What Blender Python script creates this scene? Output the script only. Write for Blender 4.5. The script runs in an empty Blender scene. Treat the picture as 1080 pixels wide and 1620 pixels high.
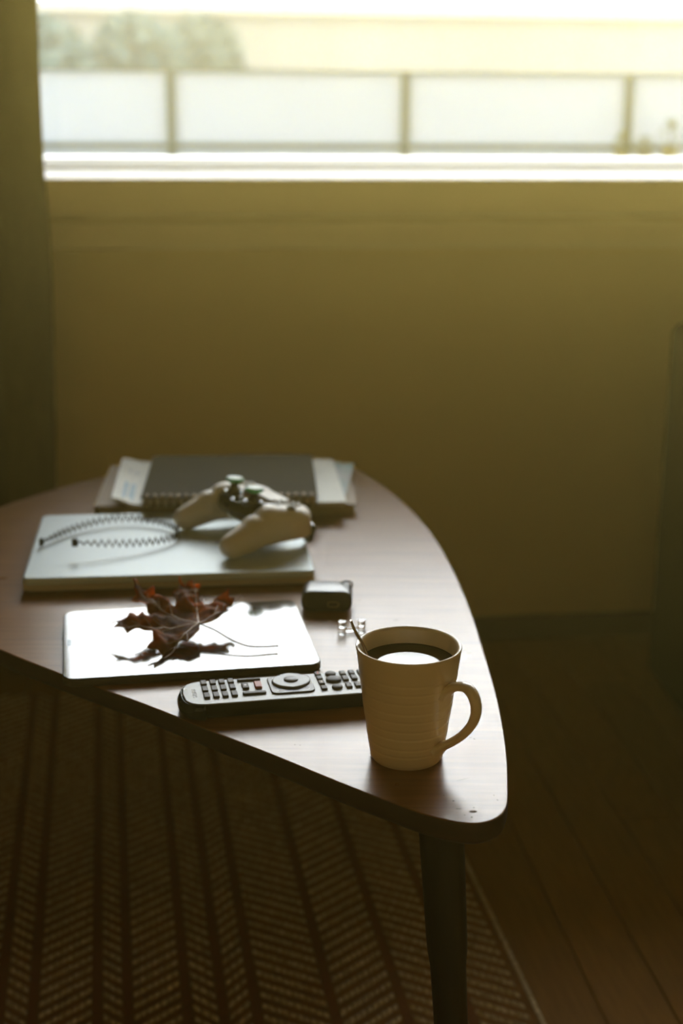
import bpy, bmesh, math, random
from mathutils import Vector, Matrix, noise
from mathutils.geometry import delaunay_2d_cdt

random.seed(7)
SC = bpy.context.scene
COL = SC.collection
PI = math.pi

# ------------------------------------------------------------------ camera
TH, ROLL = math.radians(16.1), math.radians(0.42)
fwd = Vector((0, math.cos(TH), -math.sin(TH)))
up0 = Vector((0, math.sin(TH), math.cos(TH)))
r0 = Vector((1, 0, 0))
R_ = math.cos(ROLL) * r0 + math.sin(ROLL) * up0
U_ = -math.sin(ROLL) * r0 + math.cos(ROLL) * up0
cam = bpy.data.cameras.new('camera')
cam.sensor_fit = 'VERTICAL'
cam.sensor_height = 36.0
cam.sensor_width = 24.0
cam.lens = 50.0
cam.clip_start = 0.02
cam.clip_end = 500
cam.dof.use_dof = True
cam.dof.focus_distance = 1.20
cam.dof.aperture_fstop = 3.8
camo = bpy.data.objects.new('camera', cam)
COL.objects.link(camo)
camo.matrix_world = Matrix(((R_.x, U_.x, -fwd.x, 0), (R_.y, U_.y, -fwd.y, 0), (R_.z, U_.z, -fwd.z, 1.04), (0, 0, 0, 1)))
SC.camera = camo

# ------------------------------------------------------------------ view, sky
SC.view_settings.view_transform = 'Standard'
SC.view_settings.look = 'None'
SC.view_settings.gamma = 1.0
SC.view_settings.exposure = 0.0
SC.view_settings.use_curve_mapping = False
SC.cycles.use_denoising = True
SC.cycles.max_bounces = 14
SC.cycles.diffuse_bounces = 8
SC.cycles.glossy_bounces = 5
SC.cycles.transmission_bounces = 8
SC.cycles.transparent_max_bounces = 16
SC.cycles.volume_bounces = 0
SC.cycles.caustics_reflective = False
SC.cycles.caustics_refractive = False
SC.cycles.sample_clamp_indirect = 10.0

SKY = 8.0
w = bpy.data.worlds.new('sky')
SC.world = w
w.use_nodes = True
nt = w.node_tree
nt.nodes.clear()
wo = nt.nodes.new('ShaderNodeOutputWorld')
wb = nt.nodes.new('ShaderNodeBackground')
tc = nt.nodes.new('ShaderNodeTexCoord')
dp = nt.nodes.new('ShaderNodeVectorMath'); dp.operation = 'DOT_PRODUCT'
sd = Vector((0.42, 1.0, 0.48)).normalized()           # hazy sun, behind thin cloud, ahead and to the right
dp.inputs[1].default_value = sd
mx = nt.nodes.new('ShaderNodeMath'); mx.operation = 'MAXIMUM'; mx.inputs[1].default_value = 0
pw = nt.nodes.new('ShaderNodeMath'); pw.operation = 'POWER'; pw.inputs[1].default_value = 10
ml = nt.nodes.new('ShaderNodeMath'); ml.operation = 'MULTIPLY_ADD'; ml.inputs[1].default_value = 9.0; ml.inputs[2].default_value = SKY
nt.links.new(tc.outputs['Generated'], dp.inputs[0])
nt.links.new(dp.outputs['Value'], mx.inputs[0])
nt.links.new(mx.outputs[0], pw.inputs[0])
nt.links.new(pw.outputs[0], ml.inputs[0])
nt.links.new(ml.outputs[0], wb.inputs['Strength'])
wb.inputs['Color'].default_value = (1.0, 1.0, 0.975, 1)
nt.links.new(wb.outputs[0], wo.inputs[0])

# room frame: u runs along the window wall, v runs from the wall into the open air
YAW = math.radians(7.0)
W0 = Vector((0.3, 2.69, 0))
RM = Matrix.Translation(W0) @ Matrix.Rotation(YAW, 4, 'Z')
WU0, WU1, WZ0, WZ1 = -1.05, 1.50, 0.907, 2.0         # window opening

# the window as the sky's sampling portal (gives no light of its own)
pl = bpy.data.lights.new('window_portal', 'AREA')
pl.shape = 'RECTANGLE'
pl.size = WU1 - WU0
pl.size_y = WZ1 - WZ0
pl.cycles.is_portal = True
plo = bpy.data.objects.new('window_portal', pl)
COL.objects.link(plo)
plo.matrix_world = RM @ Matrix.Translation(((WU0 + WU1) / 2, 0.19, (WZ0 + WZ1) / 2)) @ Matrix.Rotation(math.radians(-90), 4, 'X')

# ------------------------------------------------------------------ materials
def mat(name, color, rough=0.5, metal=0.0, var=0.0, scale=20.0, bump=0.0, bscale=200.0, stretch=None, col2=None,
        rand=0.0, **kw):
    m = bpy.data.materials.new(name)
    m.use_nodes = True
    n = m.node_tree.nodes
    L = m.node_tree.links
    b = n['Principled BSDF']
    b.inputs['Base Color'].default_value = (*color, 1)
    b.inputs['Roughness'].default_value = rough
    b.inputs['Metallic'].default_value = metal
    for k, v in kw.items():
        b.inputs[k.replace('_', ' ')].default_value = v
    t = n.new('ShaderNodeTexCoord')
    src = t.outputs['Object']
    if stretch:
        mp = n.new('ShaderNodeMapping')
        mp.inputs['Rotation'].default_value = (0, 0, stretch[0])
        mp.inputs['Scale'].default_value = stretch[1]
        L.new(src, mp.inputs[0])
        src = mp.outputs[0]
    last = None
    if var > 0 or col2:
        nz = n.new('ShaderNodeTexNoise')
        nz.inputs['Scale'].default_value = scale
        nz.inputs['Detail'].default_value = 5
        L.new(src, nz.inputs['Vector'])
        rp = n.new('ShaderNodeValToRGB')
        c2 = col2 if col2 else tuple(c * (1 - var) for c in color)
        rp.color_ramp.elements[0].position = 0.35
        rp.color_ramp.elements[1].position = 0.65
        rp.color_ramp.elements[0].color = (*c2, 1)
        rp.color_ramp.elements[1].color = (*color, 1)
        L.new(nz.outputs['Fac'], rp.inputs[0])
        last = rp.outputs[0]
        L.new(last, b.inputs['Base Color'])
    if rand > 0:
        oi = n.new('ShaderNodeObjectInfo')
        mr = n.new('ShaderNodeMapRange')
        mr.inputs['To Min'].default_value = 1 - rand
        mr.inputs['To Max'].default_value = 1 + rand
        L.new(oi.outputs['Random'], mr.inputs['Value'])
        vm = n.new('ShaderNodeVectorMath'); vm.operation = 'SCALE'
        if last: L.new(last, vm.inputs[0])
        else: vm.inputs[0].default_value = color
        L.new(mr.outputs[0], vm.inputs['Scale'])
        L.new(vm.outputs[0], b.inputs['Base Color'])
    if bump > 0:
        nb = n.new('ShaderNodeTexNoise')
        nb.inputs['Scale'].default_value = bscale
        nb.inputs['Detail'].default_value = 4
        L.new(src, nb.inputs['Vector'])
        bp = n.new('ShaderNodeBump')
        bp.inputs['Strength'].default_value = bump
        bp.inputs['Distance'].default_value = 0.001
        L.new(nb.outputs['Fac'], bp.inputs['Height'])
        L.new(bp.outputs[0], b.inputs['Normal'])
    return m

M = {}
M['wall'] = mat('ochre_wall_paint', (0.72, 0.54, 0.23), 0.7, var=0.04, scale=3, bump=0.05, bscale=300)
M['ceiling'] = mat('warm_ceiling_paint', (0.80, 0.66, 0.38), 0.8, var=0.03, scale=3)
M['trim'] = mat('cream_trim_paint', (0.72, 0.58, 0.33), 0.45, var=0.03, scale=8)
M['base'] = mat('dark_wood_baseboard', (0.10, 0.05, 0.012), 0.5, var=0.3, scale=12, stretch=(0, (1, 8, 8)))
M['sash'] = mat('white_sash_paint', (0.86, 0.85, 0.76), 0.4, var=0.03, scale=9)
M['floorbase'] = mat('floor_screed', (0.09, 0.045, 0.01), 0.8)
M['plank'] = mat('oak_plank', (0.29, 0.138, 0.018), 0.75, col2=(0.23, 0.105, 0.012), scale=9, stretch=(0, (14, 1.2, 1)), rand=0.10, Specular_IOR_Level=0.25)
M['curtain'] = mat('olive_curtain_cloth', (0.085, 0.055, 0.010), 0.9, var=0.15, scale=60, bump=0.3, bscale=900)
M['chair'] = mat('dark_green_upholstery', (0.012, 0.012, 0.006), 0.95, var=0.2, scale=80, bump=0.3, bscale=700, Specular_IOR_Level=0.1)
M['chairleg'] = mat('dark_stained_chair_leg', (0.04, 0.02, 0.008), 0.5)
M['rugbase'] = mat('brown_rug_weave', (0.24, 0.100, 0.010), 0.95, var=0.25, scale=70, bump=0.6, bscale=500)
M['rugline'] = mat('rust_rug_stripe', (0.21, 0.066, 0.006), 0.95, var=0.2, scale=120, bump=0.6, bscale=600)
M['yarn'] = mat('pale_rug_yarn', (0.80, 0.68, 0.44), 0.95, col2=(0.42, 0.31, 0.15), scale=150, bump=0.8, bscale=500)
M['legwood'] = mat('dark_table_leg', (0.014, 0.006, 0.002), 0.45, var=0.3, scale=20, stretch=(0, (8, 8, 1)))
M['ceramic'] = mat('cream_glazed_ceramic', (0.72, 0.575, 0.36), 0.28, var=0.03, scale=60, Coat_Weight=0.15, Coat_Roughness=0.12)
M['coffee'] = mat('black_coffee', (0.035, 0.014, 0.004), 0.02, IOR=1.33)
M['steel'] = mat('polished_steel', (0.34, 0.25, 0.17), 0.22, 1.0)
M['remote'] = mat('grey_remote_plastic', (0.23, 0.23, 0.20), 0.40, bump=0.15, bscale=1500)
M['remoteside'] = mat('dark_remote_side', (0.012, 0.009, 0.006), 0.55)
M['key'] = mat('brown_grey_rubber_key', (0.060, 0.046, 0.034), 0.6)
M['redkey'] = mat('red_rubber_key', (0.48, 0.16, 0.11), 0.55)
M['print'] = mat('white_print', (0.88, 0.88, 0.84), 0.6)
M['redprint'] = mat('red_print', (0.55, 0.05, 0.03), 0.6)
M['navpad'] = mat('nav_pad_plastic', (0.060, 0.046, 0.034), 0.45)
M['navring'] = mat('silver_nav_ring', (0.13, 0.125, 0.10), 0.42)
M['glossblack'] = mat('gloss_black_plastic', (0.012, 0.012, 0.012), 0.06)
M['tabglass'] = mat('tablet_screen_glass', (0.018, 0.016, 0.014), 0.07, var=0.2, scale=30, Coat_Weight=0.35, Coat_Roughness=0.09)
M['tabbody'] = mat('dark_tablet_case', (0.055, 0.04, 0.022), 0.45)
M['bezelmark'] = mat('pale_blue_sensor', (0.35, 0.5, 0.6), 0.2)
M['laptop'] = mat('white_gloss_laptop', (0.60, 0.69, 0.70), 0.42, 0.15, var=0.02, scale=12, Coat_Weight=0.6, Coat_Roughness=0.05)
M['lapbase'] = mat('cream_laptop_base', (0.55, 0.5, 0.38), 0.4)
M['rubber'] = mat('black_rubber', (0.015, 0.013, 0.01), 0.7)
M['wire'] = mat('dark_metal_wire', (0.010, 0.009, 0.008), 0.45)
M['shell'] = mat('white_controller_shell', (0.70, 0.64, 0.52), 0.42, bump=0.05, bscale=2500)
M['green'] = mat('green_stick_cap', (0.03, 0.45, 0.18), 0.5)
M['capwhite'] = mat('mint_white_stick_top', (0.80, 0.93, 0.84), 0.5)
M['pad'] = mat('clear_button', (0.72, 0.75, 0.72), 0.15)
M['dpadmark'] = mat('dark_button_glyph', (0.06, 0.06, 0.055), 0.4)
M['nbcover'] = mat('slate_notebook_cover', (0.040, 0.037, 0.030), 0.9, var=0.08, scale=40, Specular_IOR_Level=0.15)
M['paper'] = mat('paper_edge', (0.66, 0.58, 0.42), 0.85, var=0.15, scale=30, stretch=(0, (1, 1, 60)))
M['brownpaper'] = mat('kraft_paper_pages', (0.42, 0.32, 0.19), 0.85)
M['coil'] = mat('bronze_coil_wire', (0.22, 0.16, 0.09), 0.4, 0.8)
M['magcover'] = mat('off_white_magazine_cover', (0.62, 0.63, 0.52), 0.45, var=0.12, scale=18)
M['magprint'] = mat('blue_magazine_print', (0.16, 0.36, 0.46), 0.4, col2=(0.34, 0.46, 0.46), scale=30)
M['magdark'] = mat('grey_blue_print', (0.20, 0.24, 0.30), 0.5)
M['teal'] = mat('teal_magazine_cover', (0.07, 0.26, 0.21), 0.4, col2=(0.30, 0.28, 0.28), scale=16)
M['bookcover'] = mat('tan_book_cover', (0.30, 0.20, 0.10), 0.6, var=0.2, scale=20)
M['casebody'] = mat('black_case_cover', (0.030, 0.027, 0.022), 0.32)
M['oval'] = mat('tan_oval_mark', (0.32, 0.23, 0.10), 0.5)
M['ringmetal'] = mat('gunmetal_ring', (0.10, 0.10, 0.095), 0.3, 0.9)
M['stem'] = mat('dark_leaf_stem', (0.06, 0.03, 0.012), 0.5)
M['vein'] = mat('pale_leaf_vein', (0.62, 0.46, 0.34), 0.6)
# outside
M['concrete'] = mat('pale_balcony_concrete', (0.5, 0.49, 0.45), 0.8, var=0.1, scale=6)
M['post'] = mat('grey_green_railing_metal', (0.040, 0.060, 0.062), 0.5)
M['facade'] = mat('beige_facade', (0.150, 0.143, 0.125), 0.8, col2=(0.125, 0.12, 0.105), scale=0.5, stretch=(0, (1, 1, .1)))
M['roof'] = mat('pale_roof', (0.3, 0.28, 0.24), 0.8)
M['farglass'] = mat('far_window_glass', (0.14, 0.15, 0.14), 0.5)
M['ground'] = mat('grass_ground', (0.10, 0.13, 0.05), 0.9, var=0.3, scale=0.6)
M['bark'] = mat('tree_bark', (0.08, 0.06, 0.04), 0.9, var=0.3, scale=10)
M['foliage'] = mat('tree_foliage', (0.030, 0.058, 0.050), 0.8, col2=(0.018, 0.040, 0.036), scale=1.5)
M['plantleaf'] = mat('plant_leaf', (0.11, 0.13, 0.05), 0.7, var=0.3, scale=60)
M['pot'] = mat('clay_pot', (0.11, 0.105, 0.06), 0.7)

def tree_mat(name):
    m = bpy.data.materials.new(name); m.use_nodes = True
    return m, m.node_tree.nodes, m.node_tree.links

# walnut veneer: grain runs diagonally across the top, small chips and scratches near the tip
def veneer():
    m, n, L = tree_mat('walnut_veneer')
    b = n['Principled BSDF']
    t = n.new('ShaderNodeTexCoord')
    mp = n.new('ShaderNodeMapping')
    mp.inputs['Rotation'].default_value = (0, 0, math.radians(-47))
    mp.inputs['Scale'].default_value = (2.2, 42, 1)
    L.new(t.outputs['Object'], mp.inputs[0])
    nz = n.new('ShaderNodeTexNoise'); nz.inputs['Scale'].default_value = 3.2; nz.inputs['Detail'].default_value = 7
    nz.inputs['Roughness'].default_value = 0.62
    L.new(mp.outputs[0], nz.inputs['Vector'])
    rp = n.new('ShaderNodeValToRGB')
    rp.color_ramp.elements[0].position = 0.3; rp.color_ramp.elements[0].color = (0.155, 0.060, 0.010, 1)
    rp.color_ramp.elements[1].position = 0.7; rp.color_ramp.elements[1].color = (0.265, 0.115, 0.024, 1)
    L.new(nz.outputs['Fac'], rp.inputs[0])
    # chips: (x, y, rx, ry, rot)
    chips = [(0.1040, 0.9985, .0034, .0021, .1), (0.1049, 1.0050, .0009, .0010, 0), (0.1022, 0.9895, .0009, .0010, 0), (0.0930, 1.0030, .0029, .0006, .02),
             (0.0900, 1.0160, .0010, .0009, 0), (0.0830, 1.0250, .0005, .0006, 0), (0.0970, 0.9930, .0006, .0007, 0), (0.1250, 1.0180, .0006, .0012, .5), (0.1230, 1.0260, .0005, .0010, .5),
             (-.0385, 1.1160, .0006, .0007, 0), (-.0340, 1.1150, .0006, .0007, .3), (0.1135, 1.1330, .0013, .0005, .5), (0.1165, 1.1300, .0008, .0014, .5), (0.1000, 1.0530, .0065, .0003, .45), (0.0590, 1.4230, .0035, .0010, .3), (0.0200, 1.4840, .0011, .0010, 0)]
    acc = None
    for (x, y, rx, ry, a) in chips:
        k = n.new('ShaderNodeMapping'); k.vector_type = 'TEXTURE'
        k.inputs['Location'].default_value = (x, y, 0)
        k.inputs['Rotation'].default_value = (0, 0, a)
        k.inputs['Scale'].default_value = (rx, ry, 10)
        L.new(t.outputs['Object'], k.inputs[0])
        ln = n.new('ShaderNodeVectorMath'); ln.operation = 'LENGTH'
        L.new(k.outputs[0], ln.inputs[0])
        q = n.new('ShaderNodeMapRange'); q.inputs['From Min'].default_value = 0.6; q.inputs['From Max'].default_value = 1.15
        q.inputs['To Min'].default_value = 1; q.inputs['To Max'].default_value = 0
        L.new(ln.outputs['Value'], q.inputs['Value'])
        if acc is None: acc = q.outputs[0]
        else:
            mm = n.new('ShaderNodeMath'); mm.operation = 'MAXIMUM'
            L.new(acc, mm.inputs[0]); L.new(q.outputs[0], mm.inputs[1]); acc = mm.outputs[0]
    nf = n.new('ShaderNodeTexNoise'); nf.inputs['Scale'].default_value = 900
    L.new(t.outputs['Object'], nf.inputs['Vector'])
    cm = n.new('ShaderNodeMapRange'); cm.inputs['From Min'].default_value = 0.30; cm.inputs['From Max'].default_value = 0.45
    L.new(nf.outputs['Fac'], cm.inputs['Value'])
    ch = n.new('ShaderNodeMath'); ch.operation = 'MULTIPLY'
    L.new(acc, ch.inputs[0]); L.new(cm.outputs[0], ch.inputs[1])
    # worn varnish: roughness wanders a little and jumps at the chips
    n2 = n.new('ShaderNodeTexNoise'); n2.inputs['Scale'].default_value = 14; n2.inputs['Detail'].default_value = 6
    L.new(t.outputs['Object'], n2.inputs['Vector'])
    rr = n.new('ShaderNodeMapRange'); rr.inputs['To Min'].default_value = 0.25; rr.inputs['To Max'].default_value = 0.33
    L.new(n2.outputs['Fac'], rr.inputs['Value'])
    ra = n.new('ShaderNodeMath'); ra.operation = 'MULTIPLY_ADD'; ra.inputs[1].default_value = 0.6
    L.new(ch.outputs[0], ra.inputs[0]); L.new(rr.outputs[0], ra.inputs[2])
    L.new(ra.outputs[0], b.inputs['Roughness'])
    sp = n.new('ShaderNodeMapRange'); sp.inputs['To Min'].default_value = 0.31; sp.inputs['To Max'].default_value = 0.10
    L.new(ch.outputs[0], sp.inputs['Value']); L.new(sp.outputs[0], b.inputs['Specular IOR Level'])
    mc = n.new('ShaderNodeMix'); mc.data_type = 'RGBA'
    L.new(ch.outputs[0], mc.inputs['Factor']); L.new(rp.outputs[0], mc.inputs['A']); mc.inputs['B'].default_value = (0.022, 0.010, 0.004, 1)
    L.new(mc.outputs['Result'], b.inputs['Base Color'])
    bp = n.new('ShaderNodeBump'); bp.inputs['Strength'].default_value = 0.06; bp.inputs['Distance'].default_value = 0.0006
    L.new(nz.outputs['Fac'], bp.inputs['Height'])
    L.new(bp.outputs[0], b.inputs['Normal'])
    b.inputs['IOR'].default_value = 1.52
    return m
M['veneer'] = veneer()
M['tableedge'] = mat('dark_table_edge', (0.040, 0.014, 0.004), 0.5, var=0.25, scale=30, stretch=(0, (1, 1, 6)))

def pane_mat():
    m, n, L = tree_mat('window_glass')
    n.remove(n['Principled BSDF'])
    o = n['Material Output']
    tr = n.new('ShaderNodeBsdfTransparent'); tr.inputs[0].default_value = (0.97, 0.98, 0.965, 1)
    gl = n.new('ShaderNodeBsdfGlossy'); gl.inputs['Roughness'].default_value = 0.02
    fr = n.new('ShaderNodeFresnel'); fr.inputs[0].default_value = 1.45
    ms = n.new('ShaderNodeMixShader')
    L.new(fr.outputs[0], ms.inputs[0]); L.new(tr.outputs[0], ms.inputs[1]); L.new(gl.outputs[0], ms.inputs[2])
    L.new(ms.outputs[0], o.inputs[0])
    return m
M['pane'] = pane_mat()

def frosted():
    m, n, L = tree_mat('frosted_panel')
    n.remove(n['Principled BSDF'])
    o = n['Material Output']
    tl = n.new('ShaderNodeBsdfTranslucent'); tl.inputs[0].default_value = (0.245, 0.268, 0.300, 1)
    df = n.new('ShaderNodeBsdfDiffuse'); df.inputs[0].default_value = (0.14, 0.155, 0.175, 1)
    ad = n.new('ShaderNodeAddShader')
    L.new(tl.outputs[0], ad.inputs[0]); L.new(df.outputs[0], ad.inputs[1])
    L.new(ad.outputs[0], o.inputs[0])
    return m
M['frost'] = frosted()

def clear():
    m, n, L = tree_mat('clear_glassy_plastic')
    b = n['Principled BSDF']
    b.inputs['Base Color'].default_value = (0.97, 0.98, 0.96, 1)
    b.inputs['Transmission Weight'].default_value = 1.0
    b.inputs['Roughness'].default_value = 0.04
    b.inputs['IOR'].default_value = 1.49
    return m
M['clear'] = clear()

def leaf_mat():
    m, n, L = tree_mat('dried_maple_leaf')
    b = n['Principled BSDF']; o = n['Material Output']
    t = n.new('ShaderNodeTexCoord')
    nz = n.new('ShaderNodeTexNoise'); nz.inputs['Scale'].default_value = 42; nz.inputs['Detail'].default_value = 6
    L.new(t.outputs['Object'], nz.inputs['Vector'])
    rp = n.new('ShaderNodeValToRGB')
    e = rp.color_ramp.elements
    e[0].position = 0.30; e[0].color = (0.085, 0.032, 0.013, 1)
    e[1].position = 0.72; e[1].color = (0.56, 0.205, 0.035, 1)
    k = e.new(0.52); k.color = (0.29, 0.095, 0.026, 1)
    L.new(nz.outputs['Fac'], rp.inputs[0])
    L.new(rp.outputs[0], b.inputs['Base Color'])
    b.inputs['Roughness'].default_value = 0.6
    b.inputs['Specular IOR Level'].default_value = 0.2
    tl = n.new('ShaderNodeBsdfTranslucent')
    hs = n.new('ShaderNodeHueSaturation'); hs.inputs['Saturation'].default_value = 1.0; hs.inputs['Value'].default_value = 2.3
    L.new(rp.outputs[0], hs.inputs['Color']); L.new(hs.outputs[0], tl.inputs[0])
    ms = n.new('ShaderNodeMixShader'); ms.inputs[0].default_value = 0.66
    L.new(b.outputs[0], ms.inputs[1]); L.new(tl.outputs[0], ms.inputs[2])
    L.new(ms.outputs[0], o.inputs[0])
    n3 = n.new('ShaderNodeTexNoise'); n3.inputs['Scale'].default_value = 160
    L.new(t.outputs['Object'], n3.inputs['Vector'])
    bp = n.new('ShaderNodeBump'); bp.inputs['Strength'].default_value = 0.5; bp.inputs['Distance'].default_value = 0.001
    L.new(n3.outputs['Fac'], bp.inputs['Height']); L.new(bp.outputs[0], b.inputs['Normal'])
    return m
M['leaf'] = leaf_mat()

# ------------------------------------------------------------------ helpers
def obj(name, bm, m, parent=None, smooth=False, mw=None):
    me = bpy.data.meshes.new(name)
    bmesh.ops.recalc_face_normals(bm, faces=bm.faces[:])
    if mw is not None: bm.transform(mw)
    bm.to_mesh(me); bm.free()
    for k in (m if isinstance(m, (list, tuple)) else [m]): me.materials.append(M[k])
    if smooth:
        me.polygons.foreach_set('use_smooth', [True] * len(me.polygons))
        me.set_sharp_from_angle(angle=math.radians(smooth if smooth > 1 else 40))
        big = [p for p in me.polygons if p.loop_total > 4]
        if big:                                           # flat caps stay flat: split their rims
            at = me.attributes.get('sharp_edge') or me.attributes.new('sharp_edge', 'BOOLEAN', 'EDGE')
            rim = {k for p in big for k in p.edge_keys}
            for e in me.edges:
                if e.key in rim: e.use_edge_sharp = True
    o = bpy.data.objects.new(name, me)
    COL.objects.link(o)
    if parent is not None: o.parent = parent
    return o

def empty(name, loc=(0, 0, 0), rz=0.0, mw=None):
    o = bpy.data.objects.new(name, None)
    o.empty_display_size = 0.05
    COL.objects.link(o)
    if mw is not None: o.matrix_world = mw
    else:
        o.location = loc; o.rotation_euler = (0, 0, rz)
    return o

def tag(o, label, cat, group=None, kind=None):
    o['label'] = label; o['category'] = cat
    if group: o['group'] = group
    if kind: o['kind'] = kind
    return o

def struct(o):
    o['kind'] = 'structure'
    return o

def copyo(o, parent=None, loc=None, rot=None, scale=None):
    c = o.copy(); COL.objects.link(c)
    if parent is not None: c.parent = parent
    if loc is not None: c.location = loc
    if rot is not None: c.rotation_euler = rot
    if scale is not None: c.scale = scale
    return c

def box(bm, x0, x1, y0, y1, z0, z1, bev=0.0, seg=2):
    b2 = bmesh.new()
    bmesh.ops.create_cube(b2, size=1)
    for v in b2.verts:
        v.co = Vector(((x0 + x1) / 2 + v.co.x * (x1 - x0), (y0 + y1) / 2 + v.co.y * (y1 - y0), (z0 + z1) / 2 + v.co.z * (z1 - z0)))
    if bev > 0:
        bmesh.ops.bevel(b2, geom=b2.edges[:], offset=bev, segments=seg, affect='EDGES', profile=0.5)
    join(bm, b2)
    return bm

def join(bm, b2, mw=None):
    if mw is not None: b2.transform(mw)
    vs = {}
    for v in b2.verts: vs[v] = bm.verts.new(v.co)
    for f in b2.faces:
        try:
            g = bm.faces.new([vs[v] for v in f.verts]); g.material_index = f.material_index
        except ValueError: pass
    b2.free()

def rrect(w, d, r, n=6, cx=0, cy=0):
    pts = []
    for (sx, sy, a0) in ((1, -1, -90), (1, 1, 0), (-1, 1, 90), (-1, -1, 180)):
        for i in range(n + 1):
            a = math.radians(a0 + 90 * i / n)
            pts.append((cx + sx * (w / 2 - r) + r * math.cos(a), cy + sy * (d / 2 - r) + r * math.sin(a)))
    return pts

def inset(pts, d):
    out = []
    n = len(pts)
    for i in range(n):
        a, p, b = Vector(pts[i - 1]), Vector(pts[i]), Vector(pts[(i + 1) % n])
        t1, t2 = p - a, b - p
        if t1.length < 1e-9: t1 = t2
        if t2.length < 1e-9: t2 = t1
        n1 = Vector((-t1.y, t1.x)).normalized(); n2 = Vector((-t2.y, t2.x)).normalized()
        nn = (n1 + n2).normalized()
        out.append(tuple(p + nn * d / max(0.35, nn.dot(n1))))
    return out

def slab(bm, pts, z0, z1, e=0.001, seg=3, et=None, matrings=None, zf=None, sidemat=0, topmat=0):
    """solid of a counter-clockwise outline with rounded lower (e) and upper (et) edges"""
    et = e if et is None else et
    rings = []
    for i in range(seg + 1):
        a = PI / 2 * i / seg
        rings.append((e * (1 - math.sin(a)), z0 + e * (1 - math.cos(a))))
    for i in range(seg + 1):
        a = PI / 2 * i / seg
        rings.append((et * (1 - math.cos(a)), z1 - et * (1 - math.sin(a))))
    vr = []
    for (d, z) in rings:
        vr.append([bm.verts.new((p[0], p[1], z)) for p in (inset(pts, d) if d > 1e-7 else pts)])
    n = len(pts)
    for k in range(len(vr) - 1):
        for i in range(n):
            f = bm.faces.new((vr[k][i], vr[k][(i + 1) % n], vr[k + 1][(i + 1) % n], vr[k + 1][i]))
            f.material_index = topmat if k >= seg + 1 + seg // 2 else sidemat
    bm.faces.new(vr[0][::-1]).material_index = sidemat
    bm.faces.new(vr[-1]).material_index = topmat
    return bm

def lathe(bm, prof, n=48, cx=0, cy=0, close=True):
    rings = []
    for (r, z) in prof:
        if r < 1e-6: rings.append([bm.verts.new((cx, cy, z))])
        else: rings.append([bm.verts.new((cx + r * math.cos(2 * PI * i / n), cy + r * math.sin(2 * PI * i / n), z)) for i in range(n)])
    for a, b in zip(rings, rings[1:]):
        if len(a) == 1 and len(b) == 1: continue
        for i in range(n):
            j = (i + 1) % n
            if len(a) == 1: bm.faces.new((a[0], b[j], b[i]))
            elif len(b) == 1: bm.faces.new((a[i], a[j], b[0]))
            else: bm.faces.new((a[i], a[j], b[j], b[i]))
    return bm

def spline(pts, n=8, closed=False):
    P = [Vector(p) for p in pts]
    out = []
    m = len(P)
    rng = m if closed else m - 1
    for i in range(rng):
        if closed: p0, p1, p2, p3 = P[i - 1], P[i], P[(i + 1) % m], P[(i + 2) % m]
        else: p0, p1, p2, p3 = P[max(i - 1, 0)], P[i], P[i + 1], P[min(i + 2, m - 1)]
        for k in range(n):
            t = k / n
            out.append(0.5 * ((2 * p1) + (p2 - p0) * t + (2 * p0 - 5 * p1 + 4 * p2 - p3) * t * t + (3 * p1 - p0 - 3 * p2 + p3) * t ** 3))
    if not closed: out.append(P[-1])
    return out

def tube(bm, pts, r, n=10, closed=False, flat=None):
    """sweep; r number or per-point list; flat=(wide, thin) axes with wide along the reference up"""
    P = [Vector(p) for p in pts]
    m = len(P)
    ref = None
    rings = []
    for i in range(m):
        if closed: t = (P[(i + 1) % m] - P[i - 1])
        else: t = P[min(i + 1, m - 1)] - P[max(i - 1, 0)]
        t.normalize()
        if ref is None:
            ref = Vector((0, 0, 1)) if abs(t.z) < 0.9 else Vector((0, 1, 0))
            if flat and len(flat) > 2: ref = Vector(flat[2])
        ref = (ref - t * ref.dot(t)).normalized()
        s = t.cross(ref)
        rr = r[i] if isinstance(r, (list, tuple)) else r
        a, b = (flat[0], flat[1]) if flat else (1, 1)
        rings.append([bm.verts.new(P[i] + ref * math.cos(2 * PI * k / n) * rr * a + s * math.sin(2 * PI * k / n) * rr * b) for k in range(n)])
    for i in range(m if closed else m - 1):
        A, B = rings[i], rings[(i + 1) % m]
        for k in range(n):
            bm.faces.new((A[k], A[(k + 1) % n], B[(k + 1) % n], B[k]))
    if not closed:
        bm.faces.new(rings[0][::-1]); bm.faces.new(rings[-1])
    return bm

def hull(spheres, sub=2):
    """convex hull of spheres (x, y, z, r) or ellipsoids (x, y, z, rx, ry, rz)"""
    bm = bmesh.new()
    for s in spheres:
        c = Vector(s[:3]); rr = Vector((s[3],) * 3) if len(s) == 4 else Vector(s[3:6])
        b2 = bmesh.new(); bmesh.ops.create_icosphere(b2, subdivisions=sub + 1, radius=1)
        for v in b2.verts: bm.verts.new(Vector((v.co.x * rr.x, v.co.y * rr.y, v.co.z * rr.z)) + c)
        b2.free()
    res = bmesh.ops.convex_hull(bm, input=bm.verts[:])
    bmesh.ops.delete(bm, geom=[g for g in set(res['geom_interior']) | set(res['geom_unused']) if isinstance(g, bmesh.types.BMVert)], context='VERTS')
    loose = [v for v in bm.verts if not v.link_faces]
    if loose: bmesh.ops.delete(bm, geom=loose, context='VERTS')
    return bm

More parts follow.
